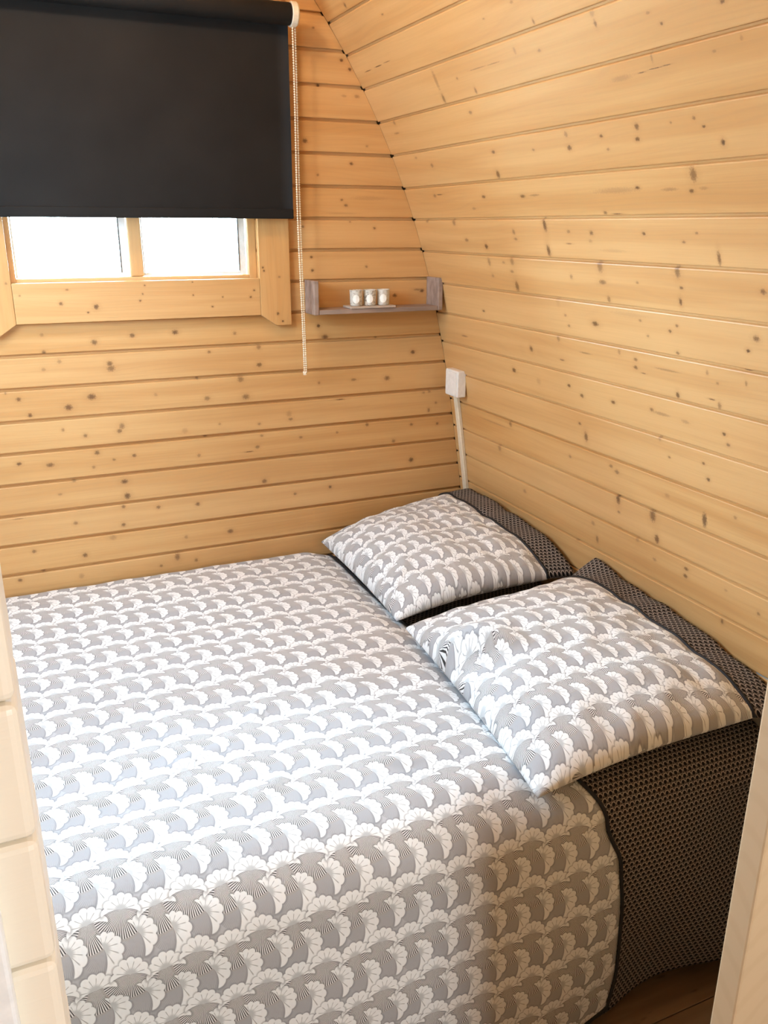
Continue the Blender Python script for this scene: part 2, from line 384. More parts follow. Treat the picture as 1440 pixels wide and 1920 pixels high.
KNOTS_RIGHT={1:[(2.301,0.0131,0.0069,0.0083,0.7)],
2:[(2.139,0.0463,0.0076,0.0031,0.6)],
3:[(2.365,0.0388,0.028,0.0017,1),(2.294,0.0403,0.0295,0.0017,1),(2.236,0.042,0.0254,0.0016,0.7),(1.736,0.0477,0.0046,0.0023,0.5),(1.622,0.0558,0.0066,0.0035,0.4),(1.578,0.0096,0.004,0.0071,0.6)],
4:[(1.406,0.0668,0.0048,0.0075,0.7),(1.406,0.0842,0.0082,0.0074,0.3),(1.248,0.0352,0.0047,0.0031,0.8),(1.114,0.04,0.0059,0.0036,0.9),(1.271,0.0568,0.006,0.0031,0.4),(2.033,0.0597,0.0087,0.0296,0.4),(2.032,0.0138,0.0075,0.0142,0.6),(1.876,0.0119,0.0055,0.0089,0.6),(1.934,0.0487,0.0057,0.0033,0.5),(1.834,0.0561,0.0463,0.0017,0.5),(1.765,0.0555,0.0317,0.0016,0.5),(1.592,0.0521,0.0067,0.0037,0.5),(1.673,0.0662,0.0054,0.0086,0.3)],
5:[(1.325,0.0647,0.0119,0.0013,0.9),(1.29,0.0665,0.0228,0.0011,1),(1.261,0.0672,0.0122,0.0011,0.9),(1.381,0.0629,0.035,0.0062,0.3),(1.292,0.0844,0.0031,0.0099,0.4),(1.094,0.0803,0.004,0.0051,0.3),(1.152,0.071,0.0054,0.0031,0.4),(1.933,0.0651,0.0095,0.0052,0.6),(2.35,0.085,0.0081,0.0081,0.5),(2.36,0.056,0.0197,0.0035,0.5)],
6:[(1.373,0.0735,0.0072,0.0075,0.8),(1.379,0.0507,0.0073,0.0048,0.9),(1.481,0.0658,0.0064,0.004,0.9),(1.47,0.0389,0.0056,0.0035,0.5),(1.284,0.0712,0.0039,0.0027,0.5),(1.227,0.0732,0.0049,0.0043,0.6),(1.208,0.057,0.0048,0.003,0.9),(1.172,0.0272,0.0058,0.0061,1),(1.891,0.0653,0.0094,0.0049,0.8),(1.901,0.012,0.0096,0.0114,0.8),(2.222,0.0539,0.0092,0.007,0.6),(2.301,0.0798,0.0097,0.0042,0.4),(1.592,0.0517,0.009,0.0064,0.9),(1.724,0.0575,0.0061,0.0034,0.5),(1.592,0.0792,0.0072,0.0073,0.5)],
7:[(1.254,0.0719,0.0104,0.0158,0.7),(1.265,0.0428,0.0079,0.0048,0.8),(1.409,0.0542,0.0077,0.0041,1),(1.475,0.0514,0.0826,0.0074,0.3),(1.321,0.0478,0.0253,0.0039,0.4),(1.234,0.0465,0.0128,0.0037,0.3),(1.524,0.0064,0.007,0.0045,0.7),(1.487,0.0037,0.0186,0.0013,1),(1.999,0.0541,0.0105,0.0054,0.8),(1.819,0.05,0.0136,0.005,0.8),(1.769,0.0509,0.0261,0.0031,0.5),(2.065,0.025,0.0112,0.0042,0.4),(2.265,0.065,0.0097,0.0059,0.6),(2.235,0.067,0.0189,0.0018,1)],
8:[(1.585,0.0606,0.0075,0.0059,0.8),(1.594,0.0429,0.0076,0.0048,0.3),(1.415,0.0608,0.0064,0.0043,0.9),(1.269,0.063,0.0054,0.003,0.6),(1.306,0.0454,0.0057,0.0031,0.7),(1.221,0.0164,0.0052,0.016,0.8),(2.199,0.086,0.0109,0.0104,0.6),(2.362,0.0897,0.0105,0.0047,0.5),(2.151,0.037,0.0121,0.006,0.7),(2.052,0.0212,0.0099,0.0088,0.9),(1.899,0.0609,0.0074,0.0081,0.6),(1.897,0.0435,0.0099,0.0041,0.6),(1.757,0.0782,0.0088,0.0188,0.9),(1.763,0.0171,0.0089,0.0169,0.9),(1.668,0.0636,0.0081,0.0049,0.5),(1.675,0.0355,0.0123,0.0019,0.7),(1.521,0.0234,0.0535,0.0046,0.15)],
9:[(1.577,0.0829,0.0114,0.0156,0.6),(1.576,0.0482,0.0153,0.0061,0.7),(1.335,0.0826,0.0089,0.0149,0.7),(1.329,0.051,0.006,0.0043,0.8),(1.459,0.054,0.0051,0.0035,0.5),(1.126,0.0576,0.0083,0.0058,0.8),(2.056,0.0757,0.0085,0.0133,0.5),(1.982,0.077,0.0081,0.0043,0.4),(1.939,0.0815,0.0104,0.0126,0.5),(1.949,0.0545,0.0105,0.0043,0.5),(1.938,0.0156,0.0105,0.0175,0.7),(2.052,0.0379,0.0086,0.006,0.4),(1.691,0.0541,0.0064,0.0064,0.5),(1.563,0.0103,0.0067,0.0087,0.6),(1.336,0.0224,0.0053,0.01,0.9)],
10:[(2.142,0.0264,0.0078,0.004,0.8),(1.626,0.042,0.0142,0.0072,0.9),(1.741,0.0515,0.0067,0.0041,0.5),(1.732,0.0257,0.0067,0.0041,0.6),(1.466,0.0656,0.0052,0.0036,0.5),(1.354,0.0656,0.0054,0.004,0.7),(1.376,0.052,0.0056,0.004,0.8),(1.446,0.0336,0.0052,0.0036,0.5),(1.149,0.0633,0.0087,0.0071,0.8),(1.17,0.0372,0.0058,0.0042,1),(1.359,0.0073,0.0063,0.0047,0.7),(1.764,0.0907,0.0114,0.027,0.15),(1.5,0.0754,0.0718,0.0073,0.12)],
11:[(1.786,0.083,0.0082,0.0085,0.5),(1.919,0.0394,0.0092,0.0091,0.8),(2.287,0.0318,0.0243,0.0035,0.6),(1.781,0.0281,0.0118,0.0029,0.7),(1.68,0.0598,0.028,0.0027,0.5),(1.177,0.0935,0.0117,0.0014,1),(1.55,0.0799,0.0057,0.0077,0.4),(1.495,0.0702,0.0073,0.005,0.7),(1.497,0.0513,0.0082,0.0051,0.8),(1.472,0.0417,0.0089,0.0015,0.8),(1.397,0.0606,0.0463,0.003,0.4),(1.279,0.0732,0.0044,0.0068,0.4),(1.252,0.0555,0.005,0.0034,0.5),(1.179,0.0678,0.0039,0.0064,0.5),(1.368,0.0097,0.0065,0.0085,0.9),(1.27,0.0186,0.0103,0.0016,1),(1.25,0.0087,0.0058,0.0092,0.6)],
12:[(2.023,0.0601,0.0115,0.008,0.9),(1.763,0.0591,0.0082,0.0051,0.9),(1.712,0.0413,0.009,0.0058,0.8),(1.589,0.048,0.0091,0.0054,0.9),(1.903,0.0472,0.0132,0.0108,0.2),(1.454,0.0561,0.0071,0.0051,0.7),(1.423,0.0523,0.0311,0.005,0.4),(1.24,0.0465,0.0057,0.0046,0.9),(1.23,0.0257,0.0057,0.0047,0.7),(1.349,0.0494,0.0145,0.0049,0.3)],
13:[(1.732,0.0622,0.0069,0.0044,0.8),(1.709,0.0313,0.0091,0.0148,0.8),(1.433,0.0922,0.0061,0.009,0.4),(1.3,0.0654,0.0054,0.0037,0.8),(1.404,0.0534,0.0052,0.0039,0.6),(1.287,0.0324,0.0061,0.0055,0.9)],
14:[(2.078,0.0793,0.0091,0.0103,0.6),(2.179,0.063,0.1116,0.0036,0.3),(1.614,0.0689,0.0084,0.0058,0.6),(1.592,0.0593,0.0104,0.0072,0.6),(1.299,0.0265,0.0087,0.0218,0.9),(1.212,0.0604,0.0057,0.0048,0.5),(1.415,0.0497,0.0106,0.0067,0.3),(1.786,0.0507,0.0073,0.0055,0.5)],
15:[(1.592,0.0791,0.0094,0.0176,0.9),(1.466,0.0738,0.0131,0.0181,0.8),(1.453,0.017,0.0093,0.0142,0.9),(1.592,0.0428,0.0063,0.0045,0.6),(2.156,0.0768,0.0114,0.0127,0.5)],
16:[(1.686,0.0293,0.007,0.0128,0.6),(1.701,0.0707,0.0093,0.0079,0.4),(1.524,0.0852,0.008,0.0074,0.3),(1.356,0.0709,0.0086,0.0055,0.8),(1.359,0.0515,0.0086,0.0062,0.8),(1.463,0.0542,0.0076,0.0058,0.4),(1.145,0.0488,0.0055,0.005,0.6),(1.236,0.0662,0.0061,0.0039,0.3),(2.031,0.0654,0.0106,0.0072,0.4)],
17:[(1.245,0.0794,0.0054,0.008,0.7),(1.777,0.0933,0.01,0.0083,0.4)]}

# ------------------------------------------------------------------ the room: a pod with an arched section
D = 2.45                    # back wall
XC = 0.36                   # ridge line
PB = 0.0877                 # board pitch, back wall
ZT = 2.1727                 # a board joint of the back wall
# inside profile of the right-hand curved wall, joint by joint, from the ridge down to the floor
PROF = [(0.384, 2.690), (0.459, 2.632), (0.532, 2.571), (0.603, 2.507), (0.671, 2.441), (0.737, 2.372), (0.801, 2.300), (0.861, 2.226),
        (0.9186, 2.1488), (0.9705, 2.0727), (1.0218, 1.9901), (1.0687, 1.9064), (1.112, 1.8199), (1.1518, 1.7302),
        (1.1863, 1.6429), (1.2182, 1.5508), (1.2464, 1.4584), (1.2708, 1.367), (1.2927, 1.2736), (1.3122, 1.1798),
        (1.3302, 1.0829), (1.3457, 0.9914), (1.3601, 0.9011), (1.3746, 0.807), (1.388, 0.713), (1.400, 0.618),
        (1.410, 0.523), (1.419, 0.428), (1.427, 0.333), (1.434, 0.238), (1.440, 0.143), (1.446, 0.048), (1.449, 0.0)]
def wall_x(z):
    if z >= PROF[0][1]: return PROF[0][0]
    for a, b in zip(PROF[:-1], PROF[1:]):
        if b[1] <= z <= a[1]:
            f = (z - b[1]) / (a[1] - b[1])
            return b[0] + f * (a[0] - b[0])
    return PROF[-1][0]

def right_wall(side):
    finish_shell = []
    root = tag(empty('wall_right' if side > 0 else 'wall_left', (XC + side * 1.09, 0.4, 0)), kind='structure')
    for i in range(len(PROF) - 1):
        a = PROF[i]; b_ = PROF[i + 1]
        ax, bx = (a[0], b_[0]) if side > 0 else (2 * XC - a[0], 2 * XC - b_[0])
        e = Vector((ax - bx, 0, a[1] - b_[1])); w = e.length; V = e / w
        N = Vector((-V.z, 0, V.x)) * side
        j = i - 6
        kn = KNOTS_RIGHT.get(j, ()) if side > 0 else ()
        bm = plank_bm((bx, 0, b_[1]), (0, 1, 0), V, N, w, ((Y_FRONT, D), (Y_FRONT, D)), gap=0.0052, dep=0.0060)
        finish_shell.append((bx, b_[1], ax, a[1], N.x, N.z))
        o = finish('plank', bm, pine(i * 0.731 + (0.0 if side > 0 else 50.0), kn), root)
    # continuous outer skin behind the boards
    bm = bmesh.new()
    inner = []; outer = []
    pts = [(q[0], q[1], q[4], q[5]) for q in finish_shell[::-1]] + [(finish_shell[0][2], finish_shell[0][3], finish_shell[0][4], finish_shell[0][5])]
    for off in (0.0185, 0.05):
        for yy in (Y_FRONT - 0.05, D + 0.08):
            (inner if off < 0.03 else outer).append([bm.verts.new((x - nx * off, yy, z - nz * off)) for (x, z, nx, nz) in pts])
    for k in range(len(pts) - 1):
        for A in (inner, outer):
            bm.faces.new((A[0][k], A[0][k + 1], A[1][k + 1], A[1][k]))
        for q in (0, 1):
            bm.faces.new((inner[q][k], inner[q][k + 1], outer[q][k + 1], outer[q][k]))
    bmesh.ops.recalc_face_normals(bm, faces=bm.faces)
    finish('outer_skin', bm, simple('outer_cladding', (0.25, 0.17, 0.10), 0.8), root)
    return root
right_wall(1)
right_wall(-1)

# back wall, boards cut round the window
WX0, WX1 = 0.033, 0.690          # opening
WZ0, WZ1 = ZT - 8 * PB, ZT
wb = tag(empty('wall_back', (XC, D, 0)), kind='structure')
for k in range(-6, 25):
    zt = ZT - k * PB; zb = zt - PB
    zb = max(zb, 0.0)
    w = zt - zb
    if w < 0.02 or zb > PROF[0][1] - 0.03: continue
    xrb, xrt = wall_x(zb) - 0.0005, wall_x(min(zt, 2.689)) - 0.0005
    xlb, xlt = 2 * XC - xrb, 2 * XC - xrt
    kn = KNOTS_BACK.get(k, ())
    mat = pine(3.17 + k * 0.917, kn)
    spans = [((xlb, xrb), (xlt, xrt))]
    if zb >= WZ0 - 0.01 and zt <= WZ1 + 0.01:
        spans = [((xlb, WX0), (xlt, WX0)), ((WX1, xrb), (WX1, xrt))]
    for s in spans:
        finish('plank', plank_bm((0, D, zb), (1, 0, 0), (0, 0, 1), (0, -1, 0), w, s), mat, wb)

# outer skin of the back wall, round the window
for (x0, x1, z0, z1) in ((-0.95, WX0 - 0.03, -0.02, 2.8), (WX1 + 0.03, 1.50, -0.02, 2.8), (WX0 - 0.03, WX1 + 0.03, -0.02, WZ0 - 0.03), (WX0 - 0.03, WX1 + 0.03, WZ1 + 0.03, 2.8)):
    finish('outer_skin', box_bm(x0, x1, D + 0.0185, D + 0.075, z0, z1), simple('outer_cladding', (0.25, 0.17, 0.10), 0.8), wb)
tag(finish('ridge_beam', box_bm(XC - 0.05, XC + 0.05, Y_FRONT - 0.05, D + 0.08, 2.672, 2.76), pine(66.6)), kind='structure').name = 'ceiling'

# open ground outside the rear window
gr = bmesh.new()
bmesh.ops.create_grid(gr, x_segments=8, y_segments=8, size=30.0, matrix=Matrix.Translation((0.36, D + 30.2, -0.45)))
gro = finish('ground', gr, simple('dry_grass_ground', (0.27, 0.29, 0.20), 0.95, bscale=30.0, var=0.25))
tag(gro, kind='structure')

# floor boards
fl = tag(empty('floor', (XC, 0.4, 0)), kind='structure')
def floor_mat():
    mt, nt, P = new_mat('brown_floor_board')
    u, v, _ = nt.sep(nt.uv())
    oi = nt.N.new('ShaderNodeObjectInfo').outputs['Random']
    a = nt.noise(nt.comb(nt.m('MULTIPLY', u, 2.0), nt.m('MULTIPLY', v, 22.0), nt.m('MULTIPLY', oi, 30.0)), 1.0, 4)
    b = nt.noise(nt.comb(nt.m('MULTIPLY', u, 9.0), nt.m('MULTIPLY', v, 30.0), nt.m('MULTIPLY', oi, 11.0)), 1.0, 2)
    c = nt.mix(nt.ss(a, 0.3, 0.7), (0.30, 0.185, 0.095), (0.17, 0.095, 0.045))
    c = nt.mix(nt.ss(b, 0.66, 0.74, 0, 0.7), c, (0.07, 0.03, 0.012))
    nt.put(P.inputs['Base Color'], c); P.inputs['Roughness'].default_value = 0.45
    return mt
FLOORM = floor_mat()
finish('subfloor', box_bm(2 * XC - 1.60, 1.60, Y_FRONT - 0.05, D + 0.08, -0.06, -0.0205), simple('dark_subfloor', (0.06, 0.04, 0.03), 0.9), fl)
y = Y_FRONT
while y < D - 0.01:
    y1 = min(y + 0.145, D)
    finish('plank', box_bm(2 * XC - 1.448, 1.448, y + 0.001, y1 - 0.001, -0.02, 0.0, 0.0012, 1), FLOORM, fl)
    y += 0.145

# front wall behind the photographer, closed all across
wf = tag(empty('wall_front', (XC, Y_FRONT, 0)), kind='structure')
plain = pine(77.7, ())
for (x0, x1, z0, z1) in ((-0.80, 0.36, -0.02, 2.8), (0.361, 1.52, -0.02, 2.8)):
    finish('plank', box_bm(x0, x1, Y_FRONT - 0.05, Y_FRONT, z0, z1), plain, wf)

# partition with the doorway the photograph is taken through
PY0, PY1 = 0.50, 0.58
pl = tag(empty('wall_partition', (XC, 0.54, 0)), kind='structure')
LX = -0.0215
z = 1.345 - 13 * 0.1005
n = 0
while z < 2.55:
    zt = z + 0.1005
    zb = max(z, 0.0)
    xl = 2 * XC - wall_x(zt) + 0.002
    if zt - zb > 0.02:
        if zb < 2.05:
            finish('plank', box_bm(xl, LX, PY0, PY1, zb + 0.0008, zt - 0.0008, 0.0065, 3), pine(20 + n * 0.61, [(-0.06 - 0.04 * (n % 3), 0.03 + 0.01 * (n % 5), 0.006, 0.005, 0.5)] if n % 2 else (), pale=0.95), pl)  # pale: the strong light on these left boards is put into their colour
            finish('plank', box_bm(0.80, wall_x(zt) - 0.002, PY0 + 0.045, PY1, zb + 0.0008, zt - 0.0008, 0.004, 2), pine(30 + n * 0.53), pl)
        else:
            finish('plank', box_bm(xl, wall_x(zt) - 0.002, PY0, PY1, zb + 0.0008, zt - 0.0008, 0.004, 2), pine(40 + n * 0.53), pl)
    z = zt; n += 1

# right-hand door post: wide board with curling grain, seen edge-on through the doorway
def post_mat():
    mt, nt, P = new_mat('door_post_pine')
    u, v, _ = nt.sep(nt.uv())
    # rings curling round one big knot
    dx = nt.m('SUBTRACT', u, 0.455); dy = nt.m('SUBTRACT', v, 0.085)
    rr = nt.v('LENGTH', nt.comb(nt.m('MULTIPLY', dx, 0.55), dy, 0.0))
    warp = nt.noise(nt.comb(nt.m('MULTIPLY', u, 7.0), nt.m('MULTIPLY', v, 16.0), 0.4), 1.0, 2)
    ring = nt.ss(nt.m('SINE', nt.m('ADD', nt.m('MULTIPLY', rr, 260.0), nt.m('MULTIPLY', warp, 9.0))), 0.1, 1.0)
    c = nt.mix(nt.m('MULTIPLY', ring, 0.16), (0.62, 0.46, 0.28), (0.46, 0.30, 0.15))
    for (ku, kv, ru, rv, s) in ((0.36, 0.018, 0.010, 0.004, 0.9), (0.235, 0.012, 0.012, 0.004, 0.9), (0.30, 0.013, 0.022, 0.006, 0.5)):
        d = nt.v('LENGTH', nt.v('MULTIPLY', nt.v('SUBTRACT', nt.uv(), (ku, kv, 0.0)), (1 / ru, 1 / rv, 0.0)))
        c = nt.mix(nt.ss(d, 2.2, 0.4, 0, s * 0.5), c, (0.45, 0.22, 0.08))
        c = nt.mix(nt.ss(d, 1.0, 0.4, 0, s), c, (0.12, 0.05, 0.02))
    nt.put(P.inputs['Base Color'], c); P.inputs['Roughness'].default_value = 0.45
    return mt
dp = finish('trim_1', box_bm(0.72, 0.80, 0.545, 0.579, 0.0, 2.05, 0.003, 2), post_mat())
tag(dp, 'knotty pine door post with curling grain on the right of the doorway', kind='structure')
# white painted board fixed to the face of the left partition
wt = finish('trim_2', box_bm(-0.16, -0.0495, PY0 - 0.014, PY0 - 0.0003, 0.0, 1.36, 0.003, 2), simple('white_painted_board', (0.90, 0.92, 0.92), 0.4))
tag(wt, 'white painted upright board on the face of the left log partition', kind='structure')
# grey board standing against the right wall beside the bed
gb = finish('trim_3', box_bm(1.392, 1.4135, 0.60, 1.150, 0.0, 0.772, 0.003, 2), simple('grey_painted_board', (0.36, 0.34, 0.30), 0.6))
tag(gb, 'grey board against the right plank wall at the near corner of the bed', kind='structure')

# ------------------------------------------------------------------ window
win = tag(empty('window_1', (XC, D, WZ0)), kind='structure')
wmat = pine(8.8, (), 'window_pine', 0.4)
FR = 0.014
fy0, fy1 = D + 0.004, D + 0.075
for (x0, x1, z0, z1) in ((WX0, WX0 + FR, WZ0, WZ1), (WX1 - 0.023, WX1, WZ0, WZ1), (WX0 + FR, WX1 - 0.023, WZ0, WZ0 + 0.018), (WX0 + FR, WX1 - 0.023, WZ1 - 0.03, WZ1)):
    finish('frame', box_bm(x0, x1, fy0, fy1, z0, z1, 0.002, 2), wmat, win)
mu = finish('mullion', box_bm(0.3385, 0.374, fy0 + 0.006, fy1 - 0.004, WZ0 + 0.0185, WZ1 - 0.0305, 0.003, 2), wmat, win)
def glass_mat():
    mt, nt, P = new_mat('window_glass')
    nt.N.remove(P)
    tr = nt.N.new('ShaderNodeBsdfTransparent'); tr.inputs[0].default_value = (0.97, 0.985, 0.98, 1)
    gl = nt.N.new('ShaderNodeBsdfGlossy'); gl.inputs['Roughness'].default_value = 0.02
    fr = nt.N.new('ShaderNodeFresnel'); fr.inputs[0].default_value = 1.35
    mx = nt.N.new('ShaderNodeMixShader')
    nt.L.new(fr.outputs[0], mx.inputs[0]); nt.L.new(tr.outputs[0], mx.inputs[1]); nt.L.new(gl.outputs[0], mx.inputs[2])
    nt.L.new(mx.outputs[0], nt.N['Material Output'].inputs[0])
    return mt
GLASS = glass_mat()
bead = simple('white_glazing_bead', (0.85, 0.86, 0.86), 0.35)
gask = simple('dark_gasket', (0.03, 0.03, 0.035), 0.6)
for (x0, x1) in ((WX0 + FR + 0.0005, 0.338), (0.3745, WX1 - 0.0235)):
    z0, z1 = WZ0 + 0.0185, WZ1 - 0.031
    pane = finish('pane', box_bm(x0 + 0.004, x1 - 0.004, D + 0.040, D + 0.044, z0 + 0.003, z1 - 0.003), GLASS, win)
    bm = bmesh.new()
    for q in ((x1 - 0.020, x1 - 0.001, z0, z1), (x0 + 0.001, x0 + 0.006, z0, z1), (x0 + 0.0065, x1 - 0.0205, z0, z0 + 0.008)):
        box_bm(q[0], q[1], D + 0.030, D + 0.0395, q[2], q[3], 0.001, 1, bm)
    finish('glazing_bead', bm, bead, win)
    bm = bmesh.new()
    box_bm(x1 - 0.0222, x1 - 0.0202, D + 0.028, D + 0.036, z0 + 0.0095, z1, 0, 1, bm)
    if x0 > 0.2:
        box_bm(x0 + 0.007, x1 - 0.0224, D + 0.028, D + 0.036, z0 + 0.0085, z0 + 0.0100, 0, 1, bm)
    finish('gasket', bm, gask, win)
# casing boards round the window
CB = [(0.130, 0.035, 0.005, 0.006, .7)]
cbk = [(0.148, .060, .006, .006, .8), (0.236, .047, .008, .008, .95), (0.214, .030, .004, .003, .9), (0.352, .062, .004, .004, .8), (0.36, .083, .003, .003, .7), (0.367, .110, .003, .003, .8), (0.167, .102, .006, .003, .6), (0.05, .088, .003, .003, .5), (0.672, .085, .004, .003, .9), (0.661, .063, .004, .004, .9), (0.549, .035, .004, .003, .8), (0.58, .066, .003, .003, .7), (0.497, .075, .003, .003, .8), (0.497, .117, .003, .002, .8)]
Y0c, Y1c = D - 0.021, D - 0.0002
c1 = finish('casing', box_bm(WX0 + 0.0005, WX1 - 0.0005, Y0c, Y1c, 1.376, 1.4795, 0.0015, 2), pine(12.3, [(a, b_ * 0.83, c, d, e) for a, b_, c, d, e in cbk], 'casing_pine'), win)
def side_casing(x_in, x_out, knots, seed):
    s = 1 if x_out > x_in else -1
    ch = x_in + s * 0.045
    poly = [(x_in, 1.376), (ch, 1.3455), (x_out, 1.3455), (x_out, 2.24), (x_in, 2.24)]
    bm = prism_bm(poly, 'y', Y0c - 0.001, Y1c, 0.0012)
    x0 = min(x_in, x_out)
    planar_uv(bm, lambda c: c.z, lambda c: c.x - x0)
    return finish('casing', bm, pine(seed, knots, 'casing_pine'), win)
side_casing(WX1, 0.781, [(1.509, 0.010, 0.004, 0.004, .9), (1.500, 0.013, 0.004, 0.004, .9), (1.482, 0.058, 0.004, 0.005, .5), (1.379, 0.050, 0.005, 0.005, .9), (1.357, 0.064, 0.004, 0.004, 1)], 14.9)
side_casing(WX0, -0.058, [(1.48, 0.08, 0.004, 0.004, .5)], 16.2)
finish('casing', box_bm(-0.058, 0.781, Y0c, Y1c, 2.242, 2.34, 0.0015, 2), pine(18.1, (), 'casing_pine'), win)

# made-up window frames round the two added area lights, no openings behind them
def light_frame(name, loc, rot, sx, sy):
    from mathutils import Euler
    root = tag(empty(name, loc), kind='structure')
    M = Matrix.Translation(Vector(loc)) @ Euler(rot).to_matrix().to_4x4()
    t = 0.05
    for (x0, x1, y0, y1) in ((-sx / 2 - t, sx / 2 + t, -sy / 2 - t, -sy / 2), (-sx / 2 - t, sx / 2 + t, sy / 2, sy / 2 + t), (-sx / 2 - t, -sx / 2, -sy / 2, sy / 2), (sx / 2, sx / 2 + t, -sy / 2, sy / 2)):
        bm = box_bm(x0, x1, y0, y1, 0.002, 0.05, 0.003, 1)
        bmesh.ops.transform(bm, matrix=M, verts=bm.verts)
        finish('frame', bm, wmat, root)
    bm = box_bm(-sx / 2, sx / 2, -sy / 2, sy / 2, 0.030, 0.036)
    bmesh.ops.transform(bm, matrix=M, verts=bm.verts)
    finish('pane', bm, simple('blank_light_backing', (0.8, 0.85, 0.88), 0.3), root)  # opaque panel added behind the light, not a real pane
light_frame('side_light_frame', (-0.36, 1.62, 1.74), (0, math.radians(-56), 0), 0.60, 0.80)
light_frame('entrance_light_frame', (1.00, -1.10, 1.55), (math.radians(90), 0, math.radians(28)), 0.45, 0.60)

# ------------------------------------------------------------------ roller blind
FAB = 2.396
rb = empty('roller_blind', (XC + 0.005, FAB, 1.64))
tag(rb, 'black roller blind pulled most of the way down over the window', 'blind')
def blind_mat():
    mt, nt, P = new_mat('black_blind_fabric')
    u, v, _ = nt.sep(nt.uv())
    weave = nt.m('MULTIPLY', nt.m('SINE', nt.m('MULTIPLY', u, 5200.0)), nt.m('SINE', nt.m('MULTIPLY', v, 5200.0)))
    n = nt.noise(nt.uv(), 7.0, 3)
    c = nt.mix(nt.lin(n, 0.3, 0.7), (0.0085, 0.0074, 0.0064), (0.0125, 0.011, 0.0095))
    nt.put(P.inputs['Base Color'], c); P.inputs['Roughness'].default_value = 0.75
    P.inputs['Specular IOR Level'].default_value = 0.25
    nt.put(P.inputs['Normal'], nt.bump(weave, 0.15, 0.0004))
    return mt
BL = blind_mat()
bx0, bx1 = -0.075, 0.786
bm = bmesh.new(); uvl = bm.loops.layers.uv.new('UVMap')
cols, rows = 24, 18
vs = {}
for side, off in ((0, 0.0), (1, 0.0009)):
    for i in range(cols + 1):
        for j in range(rows + 1):
            x = bx0 + (bx1 - bx0) * i / cols; zz = 1.655 + (2.150 - 1.655) * j / rows
            yy = FAB + off + 0.0016 * math.sin(i * 0.55) * (1 - j / rows)
            vs[side, i, j] = bm.verts.new((x, yy, zz))
for side in (0, 1):
    for i in range(cols):
        for j in range(rows):
            q = [vs[side, i, j], vs[side, i + 1, j], vs[side, i + 1, j + 1], vs[side, i, j + 1]]
            bm.faces.new(q if side == 0 else q[::-1])
for j in range(rows):
    for i in (0, cols):
        bm.faces.new((vs[0, i, j], vs[0, i, j + 1], vs[1, i, j + 1], vs[1, i, j]))
planar_uv(bm, lambda c: c.x, lambda c: c.z)
finish('fabric', bm, BL, rb, smooth=True)
bm = box_bm(bx0, bx1, FAB - 0.0045, FAB + 0.0055, 1.6405, 1.6665, 0.003, 3)
finish('bottom_bar', planar_uv(bm, lambda c: c.x, lambda c: c.z), BL, rb, smooth=False)
bm = lathe_bm([(0.001, bx0), (0.0255, bx0), (0.0265, bx0 + 0.002), (0.0265, bx1 - 0.004), (0.0255, bx1 - 0.002), (0.001, bx1 - 0.002)], 32, (0, FAB - 0.024, 2.142), 'x')
finish('roller', planar_uv(bm, lambda c: c.x, lambda c: c.z), BL, rb, smooth=True)
cream = simple('cream_plastic', (0.78, 0.70, 0.55), 0.35)
bm = lathe_bm([(0.001, bx1 - 0.0015), (0.029, bx1 - 0.0015), (0.030, bx1), (0.030, bx1 + 0.013), (0.027, bx1 + 0.017), (0.001, bx1 + 0.018)], 28, (0, FAB - 0.024, 2.142), 'x')
box_bm(bx1, bx1 + 0.004, FAB - 0.03, D - 0.024, 2.125, 2.160, 0.001, 1, bm)
finish('end_bracket', bm, cream, rb, smooth=False)
# bead chain: two strands and a loop at the bottom
bm = bmesh.new()
def bead_at(p, r=0.0029):
    M = Matrix.Translation(p)
    bmesh.ops.create_icosphere(bm, subdivisions=1, radius=r, matrix=M)
path = []
zz = 2.128
x_a, x_b = 0.7885, 0.7990
top, bot = 2.128, 1.212
nb = int((top - bot) / 0.0062)
for i in range(nb + 1):
    f = i / nb
    sway = 0.0105 * f * f
    zc = top - f * (top - bot)
    path.append((x_a + sway + 0.0012 * math.sin(f * 9), FAB - 0.030 + 0.012 * f, zc))
    path.append((x_b + sway * 0.5 + 0.0010 * math.sin(f * 7 + 1), FAB - 0.018, zc))
for k in range(6):
    a = math.pi * k / 5
    path.append((0.8005 + 0.0035 * math.cos(a), FAB - 0.018, bot - 0.004 * math.sin(a)))
for p in path:
    bead_at(p)
for k in (0, 1):
    tube_bm([path[i] for i in range(k, 2 * nb + 2, 12)], 0.0008, 5, bm)
ch = finish('bead_chain', bm, simple('cream_chain', (0.90, 0.80, 0.62), 0.35), rb, smooth=True)
ch['kind'] = 'stuff'
finish('chain_joiner', box_bm(0.7965, 0.8045, FAB - 0.022, FAB - 0.014, 1.203, 1.2065, 0.0012, 2), cream, rb)

# ------------------------------------------------------------------ shelf with three tealights
def weathered():
    mt, nt, P = new_mat('weathered_grey_wood')
    o = nt.obj()
    x, yv, zv = nt.sep(o)
    a = nt.noise(nt.comb(nt.m('MULTIPLY', x, 9.0), nt.m('MULTIPLY', yv, 60.0), nt.m('MULTIPLY', zv, 30.0)), 1.0, 4)
    c = nt.mix(nt.ss(a, 0.3, 0.7), (0.36, 0.27, 0.22), (0.24, 0.17, 0.135))
    nt.put(P.inputs['Base Color'], c); P.inputs['Roughness'].default_value = 0.65
    nt.put(P.inputs['Normal'], nt.bump(a, 0.25, 0.002))
    return mt
SH = weathered()
sh = empty('wall_shelf', (1.04, D - 0.042, 1.372))
tag(sh, 'small grey-brown wooden wall shelf with raised ends in the corner by the window', 'shelf')
sy0, sy1 = D - 0.082, D - 0.0003
finish('bottom_board', box_bm(0.8465, 1.2335, sy0, sy1, 1.3765, 1.3895, 0.0012, 2), SH, sh)
